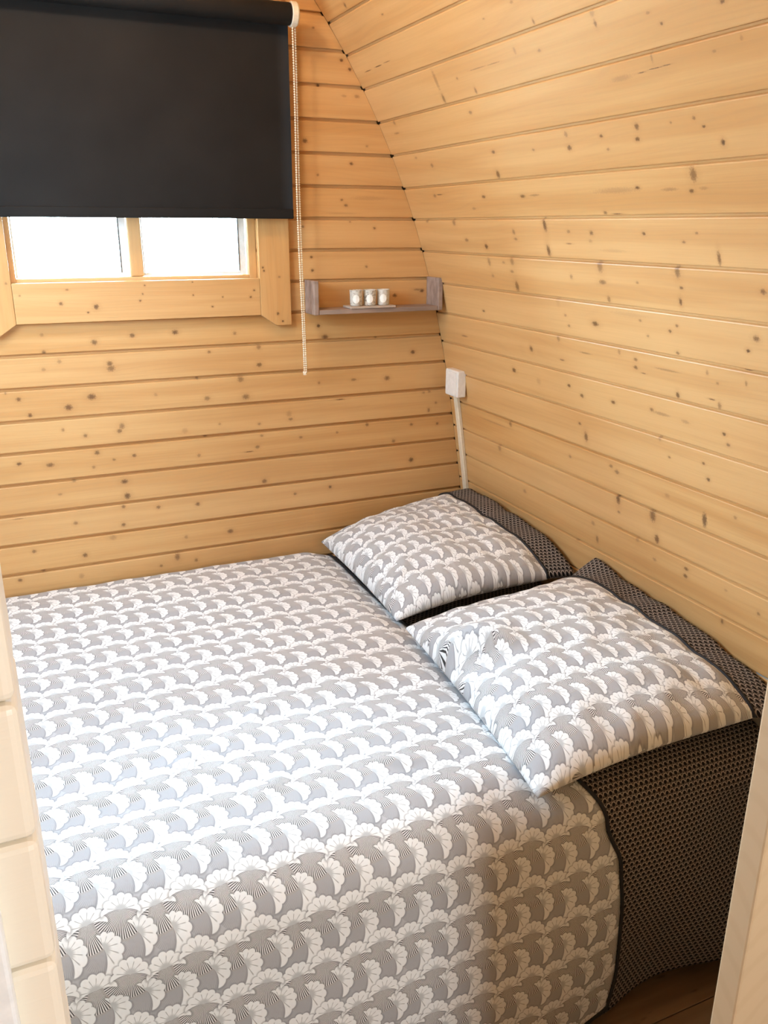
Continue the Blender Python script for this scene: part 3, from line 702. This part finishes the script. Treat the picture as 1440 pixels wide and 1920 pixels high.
finish('end_panel', box_bm(0.831, 0.846, sy0 - 0.002, sy1, 1.3755, 1.472, 0.0025, 2), SH, sh)
finish('end_panel', box_bm(1.234, 1.2495, sy0 - 0.002, sy1, 1.3765, 1.473, 0.0025, 2), SH, sh)
tr = finish('candle_tray', box_bm(0.944, 1.090, sy0 - 0.004, sy0 + 0.062, 1.390, 1.3965, 0.0015, 2), simple('pale_grey_wood', (0.47, 0.38, 0.31), 0.6))
tag(tr, 'flat pale grey wooden tray under three tealight cups on the wall shelf', 'tray')
def cup_mat(seed, dark):
    mt, nt, P = new_mat('printed_cream_cup')
    o = nt.v('ADD', nt.obj(), (seed, seed * 2.0, 0.0))
    a = nt.noise(o, 150.0, 3)
    c = nt.mix(nt.ss(a, 0.50, 0.60, 0, dark), (0.64, 0.60, 0.52), (0.24, 0.21, 0.17))
    nt.put(P.inputs['Base Color'], c); P.inputs['Roughness'].default_value = 0.35
    return mt
wax = simple('white_wax', (0.85, 0.80, 0.70), 0.45)
labm = simple('cream_paper_label', (0.90, 0.87, 0.79), 0.6)
cups = [(0.972, 'left tealight cup of three on the wall shelf, speckled grey and cream', 0.55),
        (1.016, 'middle tealight cup of three on the wall shelf, darkest with grey print', 0.9),
        (1.060, 'right tealight cup of three on the wall shelf, palest cream', 0.25)]
for i, (cx, lab, dk) in enumerate(cups):
    cy = sy0 + 0.024
    z0 = 1.397
    bm = lathe_bm([(0.001, 0), (0.0165, 0), (0.0180, 0.002), (0.0195, 0.043), (0.0200, 0.045), (0.0190, 0.0455), (0.0180, 0.043), (0.0172, 0.030), (0.001, 0.030)], 28, (cx, cy, z0))
    cup = finish('tealight_cup', bm, cup_mat(i * 3.7, dk), smooth=False)
    tag(cup, lab, 'candle', 'tealight cups on the wall shelf')
    finish('wax', lathe_bm([(0.0005, 0.0303), (0.0168, 0.0303), (0.0165, 0.033), (0.0005, 0.0335)], 20, (cx, cy, z0)), wax, cup, smooth=True)
    finish('wick', tube_bm([(cx, cy, z0 + 0.032), (cx + 0.001, cy, z0 + 0.040)], 0.0008, 6), gask, cup)
    # oval paper label wrapped on the front
    bm = bmesh.new()
    R = 0.0198
    ang0 = math.atan2(-cy, -cx)
    cen = bm.verts.new((cx + R * math.cos(ang0), cy + R * math.sin(ang0), z0 + 0.020))
    ring = []
    for k in range(20):
        a = 2 * math.pi * k / 20
        th = ang0 + 0.52 * math.cos(a)
        rr = R + 0.00035
        ring.append(bm.verts.new((cx + rr * math.cos(th), cy + rr * math.sin(th), z0 + 0.020 + 0.0125 * math.sin(a))))
    for k in range(20):
        bm.faces.new((cen, ring[k], ring[(k + 1) % 20]))
    g2 = bmesh.ops.extrude_face_region(bm, geom=bm.faces[:])
    bmesh.ops.translate(bm, verts=[e for e in g2['geom'] if isinstance(e, bmesh.types.BMVert)], vec=(0.0006 * math.cos(ang0), 0.0006 * math.sin(ang0), 0))
    bmesh.ops.recalc_face_normals(bm, faces=bm.faces)
    finish('label', bm, labm, cup)

# ------------------------------------------------------------------ socket box and conduit in the corner
whitep = simple('white_plastic', (0.80, 0.76, 0.70), 0.35)
jb = finish('socket_box', box_bm(1.287, 1.3185, 2.324, 2.406, 1.106, 1.190, 0.004, 3), whitep)
tag(jb, 'white plastic socket box on the right wall in the far corner', 'socket')
finish('cover', box_bm(1.2845, 1.2875, 2.330, 2.400, 1.112, 1.184, 0.0012, 2), whitep, jb)
bm = bmesh.new()
rings = []
for i in range(16):
    zz = 1.1055 - i * (1.1055 - 0.66) / 15
    xw = wall_x(zz) - 0.001
    yc = 2.392 + 0.010 * i / 15
    ring = []
    for (dx, dy) in ((0, -0.0115), (-0.009, -0.0115), (-0.0115, -0.009), (-0.0115, 0.009), (-0.009, 0.0115), (0, 0.0115)):
        ring.append(bm.verts.new((xw + dx, yc + dy, zz)))
    rings.append(ring)
for a, b_ in zip(rings[:-1], rings[1:]):
    for k in range(6):
        bm.faces.new((a[k], a[(k + 1) % 6], b_[(k + 1) % 6], b_[k]))
bm.faces.new(rings[0]); bm.faces.new(rings[-1][::-1])
bmesh.ops.recalc_face_normals(bm, faces=bm.faces)
cd = finish('cable_conduit', bm, simple('cream_conduit', (0.78, 0.66, 0.48), 0.4))
tag(cd, 'cream cable conduit running from the socket box down to the bed', 'conduit')

# ------------------------------------------------------------------ bedding materials
TU, TV = 0.104, 0.095
def fan_fields(nt, uv, cx, cy, rot):
    """polar coordinates about one flower of the repeat: angle from 'up', radius (m)"""
    p = nt.v('SUBTRACT', nt.v('DIVIDE', uv, (TU, TV, 1.0)), (cx, cy, 0.0))
    fl_ = nt.v('FLOOR', nt.v('ADD', p, (0.5, 0.5, 0.0)))
    q = nt.v('MULTIPLY', nt.v('SUBTRACT', p, fl_), (TU, TV, 0.0))
    x, y, _ = nt.sep(q)
    c, s = math.cos(rot), math.sin(rot)
    xr = nt.m('ADD', nt.m('MULTIPLY', x, c), nt.m('MULTIPLY', y, s))
    yr = nt.m('SUBTRACT', nt.m('MULTIPLY', y, c), nt.m('MULTIPLY', x, s))
    th = nt.m('ARCTAN2', xr, yr)
    r = nt.v('LENGTH', nt.comb(xr, yr, 0.0))
    return th, r
# (cx, cy, rotation, size, hatched)
FLOWERS = [(0.18, 0.61, -1.30, 0.0280, False, 0.22), (0.69, 0.69, -1.10, 0.0270, False, 0.16), (0.00, 0.00, 0.12, 0.0275, True, 0.0), (0.50, 0.09, -0.14, 0.0265, True, 0.0)]
def floral_mat(name='floral_print_cotton', warm=1.0):
    mt, nt, P = new_mat(name)
    uv = nt.uv()
    wob = nt.noise(uv, 30.0, 1)
    ground = nt.mix(nt.ss(wob, 0.4, 0.6), (0.40, 0.405, 0.425), (0.48, 0.485, 0.505))
    c = ground
    layers = []
    for (cx, cy, rot, R, hatch, skew) in FLOWERS:
        th, r = fan_fields(nt, uv, cx, cy, rot)
        layers.append((th, r, R, hatch, skew))
    for (th, r, R, hatch, skew) in layers:
        ab = nt.m('ABSOLUTE', th)
        reg = nt.m('MULTIPLY', nt.ss(r, 0.046, 0.0455), nt.ss(ab, 1.55, 1.62))
        st = nt.ss(nt.m('SINE', nt.m('MULTIPLY', th, 68.0)), -0.55, 0.0)
        if hatch:
            col = nt.mix(st, (0.04, 0.038, 0.037), (0.74, 0.73, 0.725))
            rim = nt.ss(r, 0.0415, 0.043)
            col = nt.mix(rim, col, (0.42, 0.40, 0.39))
        else:
            col = nt.mix(nt.m('MULTIPLY', st, 0.35), (0.37, 0.37, 0.385), (0.56, 0.56, 0.575))
            reg = nt.m('MULTIPLY', reg, nt.ss(r, 0.036, 0.0355))
        c = nt.mix(reg, c, col)
    hgt = None
    for (th, r, R, hatch, skew) in layers:
        ab = nt.m('ABSOLUTE', th)
        sc = nt.m('ABSOLUTE', nt.m('COSINE', nt.m('MULTIPLY', th, 5.6)))
        scp = nt.m('POWER', sc, 0.7)
        droop = nt.m('MULTIPLY', nt.m('MULTIPLY', ab, ab), 0.055)
        Rt = nt.m('MULTIPLY', nt.m('ADD', nt.m('MULTIPLY_ADD', scp, 0.15, 0.83), nt.m('MULTIPLY_ADD', th, skew, droop)), R)
        rel = nt.m('DIVIDE', r, Rt)
        # lower edge of the fan curls up towards the stem
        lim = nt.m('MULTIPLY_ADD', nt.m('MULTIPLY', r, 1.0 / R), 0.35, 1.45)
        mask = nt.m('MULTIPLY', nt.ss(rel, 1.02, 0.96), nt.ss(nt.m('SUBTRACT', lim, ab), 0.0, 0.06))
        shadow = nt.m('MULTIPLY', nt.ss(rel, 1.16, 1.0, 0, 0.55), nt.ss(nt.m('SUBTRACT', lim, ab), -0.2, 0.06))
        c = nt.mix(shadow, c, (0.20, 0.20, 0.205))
        vein = nt.m('MULTIPLY', nt.ss(sc, 0.30, 0.10), nt.m('MULTIPLY', nt.ss(rel, 0.25, 0.35), nt.ss(rel, 0.88, 0.74)))
        heart = nt.ss(rel, 0.46, 0.22)
        col = nt.mix(nt.m('MULTIPLY', heart, 0.62), (0.84, 0.855, 0.86), (0.35, 0.37, 0.375))
        col = nt.mix(nt.m('MULTIPLY', vein, 0.85), col, (0.36, 0.36, 0.35))
        c = nt.mix(mask, c, col)
    nt.put(P.inputs['Base Color'], c)
    P.inputs['Roughness'].default_value = 0.85
    P.inputs['Specular IOR Level'].default_value = 0.2
    wr = nt.noise(uv, 26.0, 3, 0.55)
    nt.put(P.inputs['Normal'], nt.bump(wr, 0.30, 0.010))
    return mt
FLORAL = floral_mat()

def dark_print():
    mt, nt, P = new_mat('dark_ring_print_cotton')
    uv = nt.uv()
    a = 0.0125
    def cell(off):
        p = nt.v('ADD', nt.v('DIVIDE', uv, (a, a * 1.732, 1.0)), off)
        q = nt.v('SUBTRACT', p, nt.v('FLOOR', nt.v('ADD', p, (0.5, 0.5, 0.0))))
        q = nt.v('MULTIPLY', q, (1.0, 1.732, 0.0))
        return nt.v('LENGTH', q), q
    d1, q1 = cell((0.0, 0.0, 0.0)); d2, q2 = cell((0.5, 0.5, 0.0))
    d = nt.m('MINIMUM', d1, d2)
    first = nt.m('LESS_THAN', d1, d2)
    ringv = nt.m('MULTIPLY', nt.ss(d, 0.29, 0.35), nt.ss(d, 0.53, 0.45))
    _, y1, _ = nt.sep(q1); _, y2, _ = nt.sep(q2)
    yy = nt.m('ADD', nt.m('MULTIPLY', y1, first), nt.m('MULTIPLY', y2, nt.m('SUBTRACT', 1.0, first)))
    arc = nt.m('MULTIPLY', ringv, nt.ss(yy, -0.20, 0.12, 0.40, 1.0))
    nz = nt.noise(uv, 420.0, 2)
    arc = nt.m('MULTIPLY', arc, nt.ss(nz, 0.25, 0.6, 0.55, 1.0))
    c = nt.mix(arc, (0.012, 0.010, 0.010), (0.42, 0.36, 0.315))
    nt.put(P.inputs['Base Color'], c)
    P.inputs['Roughness'].default_value = 0.85; P.inputs['Specular IOR Level'].default_value = 0.15
    nt.put(P.inputs['Normal'], nt.bump(nt.noise(uv, 40.0, 3), 0.3, 0.006))
    return mt
DARK = dark_print()
PIPE = simple('black_piping', (0.010, 0.009, 0.010), 0.7)

# ------------------------------------------------------------------ bed (almost wholly under the duvet)
bed = empty('bed', (0.39, 1.78, 0.0))
tag(bed, 'low double bed standing in the corner under the floral duvet', 'bed')
finish('base', box_bm(-0.60, 1.360, 1.20, 2.43, 0.04, 0.30, 0.006, 2), simple('dark_bed_base', (0.05, 0.035, 0.025), 0.6), bed)
for lx in (-0.5, 1.28):
    for ly in (1.30, 2.35):
        finish('leg', box_bm(lx - 0.03, lx + 0.03, ly - 0.03, ly + 0.03, 0.0, 0.0395, 0.003, 1), simple('dark_bed_leg', (0.04, 0.03, 0.02), 0.6), bed)
finish('mattress', box_bm(-0.60, 1.365, 1.125, 2.43, 0.3005, 0.580, 0.08, 4), simple('white_ticking', (0.75, 0.74, 0.72), 0.9), bed, smooth=True)

# ------------------------------------------------------------------ duvet
YB, YF, ZD, RD, ZH = 2.440, 1.062, 0.630, 0.130, 0.052
L1 = YB - (YF + RD); L2 = math.pi * RD / 2; L3 = ZD - RD - ZH
S_ALL = L1 + L2 + L3
def fbm(x, y, s=0.0):
    return noise.noise(Vector((x, y, s))) * 0.6 + 0.3 * noise.noise(Vector((x * 2.1, y * 2.1, s + 5))) + 0.15 * noise.noise(Vector((x * 4.3, y * 4.3, s + 9)))
CREASES = [((0.16, 1.40), (0.30, 1.44), 0.010, 0.018), ((0.33, 1.49), (0.45, 1.56), 0.011, 0.016), ((0.10, 1.62), (0.22, 1.60), 0.006, 0.02),
           ((0.52, 1.30), (0.66, 1.24), 0.007, 0.02), ((0.40, 1.85), (0.60, 1.95), 0.006, 0.03), ((0.30, 1.25), (0.40, 1.33), 0.007, 0.018),
           ((0.55, 1.60), (0.68, 1.50), 0.006, 0.025)]
def seg_d(px, py, a, b):
    ax, ay = a; bx, by = b
    dx, dy = bx - ax, by - ay
    t = max(0.0, min(1.0, ((px - ax) * dx + (py - ay) * dy) / (dx * dx + dy * dy)))
    ex, ey = px - ax - t * dx, py - ay - t * dy
    side = (ex * -dy + ey * dx)
    return math.hypot(ex, ey), math.copysign(1, side), t
def duvet_pt(x, s):
    puff = 0.016 * max(0.0, 1 - ((x - 0.2) / 0.85) ** 2)
    if s <= L1:
        y = YB - s; f = s / L1
        z = ZD + puff * math.sin(math.pi * min(1, f * 0.97 + 0.03)) - 0.016 * (1 - min(1, s / 0.06)) ** 2
        z += 0.010 * fbm(x * 3.2, y * 3.2) * min(1, s / 0.15)
        z += 0.0035 * noise.noise(Vector((x * 11 + 3, y * 7, 2.0)))
        for a, b, h, wd in CREASES:
            d, sd, t = seg_d(x, y, a, b)
            z += 1.4 * h * math.exp(-(d / (wd * (1.0 if sd > 0 else 0.45))) ** 2) * math.sin(math.pi * min(0.95, max(0.05, t)))
        if x > 0.80:
            z -= 0.030 * min(1, (x - 0.80) / 0.1)
        return Vector((x, y, z))
    if s <= L1 + L2:
        a = (s - L1) / RD
        n = Vector((0, -math.sin(a), math.cos(a)))
        p = Vector((x, YF + RD, ZD - RD)) + RD * n
        k = 0.006 * fbm(x * 5.0, a * 1.2, 3.0) + 0.010 * fbm(x * 3.2, 3.2 * 1.16) * (1 - a / (math.pi / 2))
        if x > 0.80 and a < 1:
            k -= 0.030 * min(1, (x - 0.80) / 0.1) * (1 - a)
        return p + n * k
    h = (s - L1 - L2); f = h / L3
    y = YF - 0.018 * math.sin(f * math.pi * 0.8) - 0.004 * f
    y += 0.006 * fbm(x * 5.0, math.pi / 2 * 1.2 + h * 3, 3.0) + 0.012 * f * math.sin(x * 11.0 + h * 5.0) * 0.6
    if x > 0.95:
        # soft diagonal folds in the hanging dark end
        y -= 0.016 * f ** 0.5 * math.sin((x - 0.95) * 13.0 - h * 9.0) * min(1, (x - 0.95) / 0.08)
    zh = ZH - 0.020 + 0.085 * max(-0.1, x - 0.93) if x > 0.83 else ZH - 0.0285
    return Vector((x, y, ZD - RD - h * (ZD - RD - zh) / L3))
def interp(tab, s):
    for (a, va), (b, vb) in zip(tab[:-1], tab[1:]):
        if a <= s <= b:
            f = (s - a) / (b - a); f = f * f * (3 - 2 * f)
            return va + f * (vb - va)
    return tab[0][1] if s < tab[0][0] else tab[-1][1]
SM = L1 + L2
PIPE_TAB = [(0.0, 0.88), (L1 - 0.02, 0.885), (L1 + 0.06, 0.910), (SM - 0.02, 0.950), (SM + 0.08, 0.985), (SM + 0.2, 0.997), (SM + 0.34, 1.000), (SM + 0.43, 0.985), (S_ALL, 0.930)]
def xp(s): return interp(PIPE_TAB, s)
def end_x(s):
    z = duvet_pt(1.36, s).z
    return wall_x(max(0.05, z)) - 0.014
def duvet_sheet(x_of, nu, ns, uvx):
    bm = bmesh.new(); uvl = bm.loops.layers.uv.new('UVMap')
    G = []; info = {}
    for j in range(ns + 1):
        s = S_ALL * j / ns
        row = []
        for i in range(nu + 1):
            x = x_of(i / nu, s)
            v = bm.verts.new(duvet_pt(x, s)); info[v] = (x, -s)
            row.append(v)
        G.append(row)
    for j in range(ns):
        for i in range(nu):
            f = bm.faces.new((G[j][i], G[j + 1][i], G[j + 1][i + 1], G[j][i + 1]))
            for l in f.loops:
                l[uvl].uv = info[l.vert]
    bmesh.ops.recalc_face_normals(bm, faces=bm.faces)
    return bm
X_FOOT = -0.615
bm = duvet_sheet(lambda f, s: X_FOOT + (xp(s) - X_FOOT) * f, 120, 150, None)
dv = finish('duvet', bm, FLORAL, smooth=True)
tag(dv, 'grey and white fan-flower print duvet spread over the bed', 'duvet')
bm = duvet_sheet(lambda f, s: xp(s) + (end_x(s) - xp(s)) * f, 40, 150, None)
bd = finish('border', bm, DARK, dv, smooth=True)
bd['label'] = 'dark ring-print head end of the duvet hanging to the floor'
for o in (dv, bd):
    md = o.modifiers.new('thickness', 'SOLIDIFY'); md.thickness = 0.010; md.offset = -1.0
pts = [duvet_pt(xp(S_ALL * j / 110), S_ALL * j / 110) + Vector((0, -0.0015, 0.0015)) for j in range(111)]
finish('piping', tube_bm(pts, 0.0042, 7), PIPE, dv, smooth=True)

# ------------------------------------------------------------------ pillows
def pillow(name, label, P00, P01, P10, P11, ht, hb, folds, rise, seed, flange, uvrot):
    """P00 foot/near, P01 foot/far, P10 head/near, P11 head/far (a = foot->head, b = near->far)"""
    P00, P01, P10, P11 = map(Vector, (P00, P01, P10, P11))
    NA, NB = 56, 60
    FLOOR = 0.634
    def mid(a, b):
        # corners stick out as ears, edges are drawn in
        aa = a * (1 - 0.055 * (1 - b * b)) ; bb = b * (1 - 0.060 * (1 - a * a))
        fa, fb = (aa + 1) / 2, (bb + 1) / 2
        p = P00 * (1 - fa) * (1 - fb) + P01 * (1 - fa) * fb + P10 * fa * (1 - fb) + P11 * fa * fb
        lift = 0.030 * (1 - a * a) * max(0.0, -b) ** 2
        p.z += lift; p.y -= 0.8 * lift
        p.z += rise * max(0, fa - 0.55) ** 2 * 4 * (1 - 0.55 * abs(b) ** 3)
        return p
    def thick(a, b):
        ea = max(0.0, 1 - (0.70 if a > 0 else 1.0) * abs(a) ** 2.6); eb = max(0.0, 1 - abs(b) ** 2.6)
        return (ea * eb) ** 0.50
    def top(a, b):
        p = mid(a, b); t = thick(a, b)
        z = ht * t
        z += 0.014 * fbm(a * 1.6 + seed, b * 1.6, seed) * t
        z += 0.006 * noise.noise(Vector((a * 5 + seed, b * 5, 1.0))) * min(1, t * 2)
        # gathers running in from the seams
        ed = max(abs(a), abs(b))
        z += 0.004 * math.sin(17 * math.atan2(b, a) + 3 * seed) * max(0, ed - 0.55) * t * 2
        for (A, B, h, w_, steep) in folds:
            d, sd, tt = seg_d(a, b, A, B)
            w2 = w_ if sd > 0 else w_ * steep
            z += h * math.exp(-(d / w2) ** 2) * math.sin(math.pi * min(1, 0.30 + tt * 0.70)) * min(1.0, t * 4)
        p.z += z
        p.z = max(p.z, FLOOR + 0.004)
        return p
    def bot(a, b):
        p = mid(a, b); t = thick(a, b)
        p.z = max(p.z - hb * t, FLOOR)
        return p
    bm = bmesh.new(); uvl = bm.loops.layers.uv.new('UVMap')
    W = 0.62; H = 0.66
    def uvf(a, b):
        x, yv = (a + 1) / 2 * W, (b + 1) / 2 * H
        c, s = math.cos(uvrot), math.sin(uvrot)
        return (x * c - yv * s + seed, x * s + yv * c + seed * 0.37)
    def dens(k, n):           # denser towards the seams
        q = 2 * k / n - 1
        return math.sin(q * math.pi / 2) * 0.55 + q * 0.45
    T = [[None] * (NB + 1) for _ in range(NA + 1)]; Bt = [[None] * (NB + 1) for _ in range(NA + 1)]
    info = {}
    for i in range(NA + 1):
        for j in range(NB + 1):
            a, b = dens(i, NA), dens(j, NB)
            edge = i == 0 or j in (0, NB)
            v = bm.verts.new(top(a, b)); T[i][j] = v; info[v] = uvf(a, b)
            if edge:
                Bt[i][j] = v
            else:
                w = bm.verts.new(bot(a, b)); Bt[i][j] = w; info[w] = uvf(a, b)
    for i in range(NA):
        for j in range(NB):
            bm.faces.new((T[i][j], T[i + 1][j], T[i + 1][j + 1], T[i][j + 1]))
            q = (Bt[i][j], Bt[i][j + 1], Bt[i + 1][j + 1], Bt[i + 1][j])
            if len(set(q)) == 4:
                try: bm.faces.new(q)
                except ValueError: pass
    for j in range(NB):
        q = []
        for v in (T[NA][j], Bt[NA][j], Bt[NA][j + 1], T[NA][j + 1]):
            if v not in q: q.append(v)
        if len(q) > 2: bm.faces.new(q)
    for f in bm.faces:
        for l in f.loops: l[uvl].uv = info[l.vert]
    bmesh.ops.recalc_face_normals(bm, faces=bm.faces)
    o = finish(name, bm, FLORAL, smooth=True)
    tag(o, label, 'pillow', 'pillows at the head of the bed')
    # piping round the head seam
    def head(b):
        p = top(1.0, b); return p
    pts = [head(-1 + 2 * k / 60) + Vector((0.001, 0, 0.001)) for k in range(61)]
    finish('piping', tube_bm(pts, 0.0045, 7), PIPE, o, smooth=True)
    # flat dark flange beyond the piping
    bm = bmesh.new(); uvl = bm.loops.layers.uv.new('UVMap'); info = {}
    NF, NW = 60, 8
    rows = []
    for k in range(NF + 1):
        b = -1 + 2 * k / NF
        p0 = head(b); row = []
        for q in range(NW + 1):
            f = q / NW
            end = flange(b, p0)
            p = p0.lerp(end, f)
            p.z += 0.012 * math.sin(f * math.pi) * noise.noise(Vector((b * 4, seed, 0)))
            v = bm.verts.new(p); info[v] = (f * 0.085, b * 0.33); row.append(v)
        rows.append(row)
    for k in range(NF):
        for q in range(NW):
            fc = bm.faces.new((rows[k][q], rows[k][q + 1], rows[k + 1][q + 1], rows[k + 1][q]))
            for l in fc.loops: l[uvl].uv = info[l.vert]
    bmesh.ops.recalc_face_normals(bm, faces=bm.faces)
    fo = finish('flange', bm, DARK, o, smooth=True)
    fo['label'] = 'dark ring-print flange along the wall side of the pillow'
    md = fo.modifiers.new('thickness', 'SOLIDIFY'); md.thickness = 0.004; md.offset = 0.0
    return o

def flange_near(b, p0):
    # near pillow: reaches the wall, far corner stands up as a pointed ear
    z = p0.z - 0.006 - 0.02 * max(0, -b) + 0.050 * max(0, b - 0.62) / 0.38
    y = p0.y + 0.02 * b - 0.01
    x = min(p0.x + 0.085, wall_x(z) - 0.006)
    return Vector((x, y, z))
def flange_far(b, p0):
    z = p0.z + 0.004 - 0.01 * max(0, -b)
    y = min(p0.y + 0.01 * b, 2.44)
    x = min(p0.x + 0.085, wall_x(z) - 0.006)
    return Vector((x, y, z))
pillow('pillow', 'pillow under the white socket box in the far corner of the bed',
       (0.845, 1.815, 0.640), (0.855, 2.425, 0.650), (1.285, 1.775, 0.690), (1.265, 2.400, 0.735), 0.105, 0.05,
       [((-0.9, -0.5), (-0.3, -0.7), -0.012, 0.10, 0.6), ((-0.95, 0.0), (-0.6, -0.1), -0.010, 0.08, 0.6), ((-0.9, -0.75), (-0.5, -0.45), 0.012, 0.09, 0.4)], 0.030, 1.3, flange_far, 0.06)
pillow('pillow', 'pillow nearest the door post with a deep crease in its foot end',
       (0.775, 1.055, 0.640), (0.835, 1.745, 0.655), (1.305, 1.065, 0.655), (1.280, 1.680, 0.715), 0.105, 0.05,
       [((-1.0, 0.36), (-0.38, -0.04), 0.040, 0.20, 0.16), ((-1.0, 0.20), (-0.5, -0.16), -0.020, 0.07, 1.0), ((-0.95, -0.35), (-0.6, -0.45), 0.010, 0.08, 0.5), ((0.2, -0.6), (0.6, -0.75), 0.008, 0.1, 0.5)], 0.035, 4.1, flange_near, 0.10)

for o in bpy.data.objects:
    if '_o' in o: del o['_o']
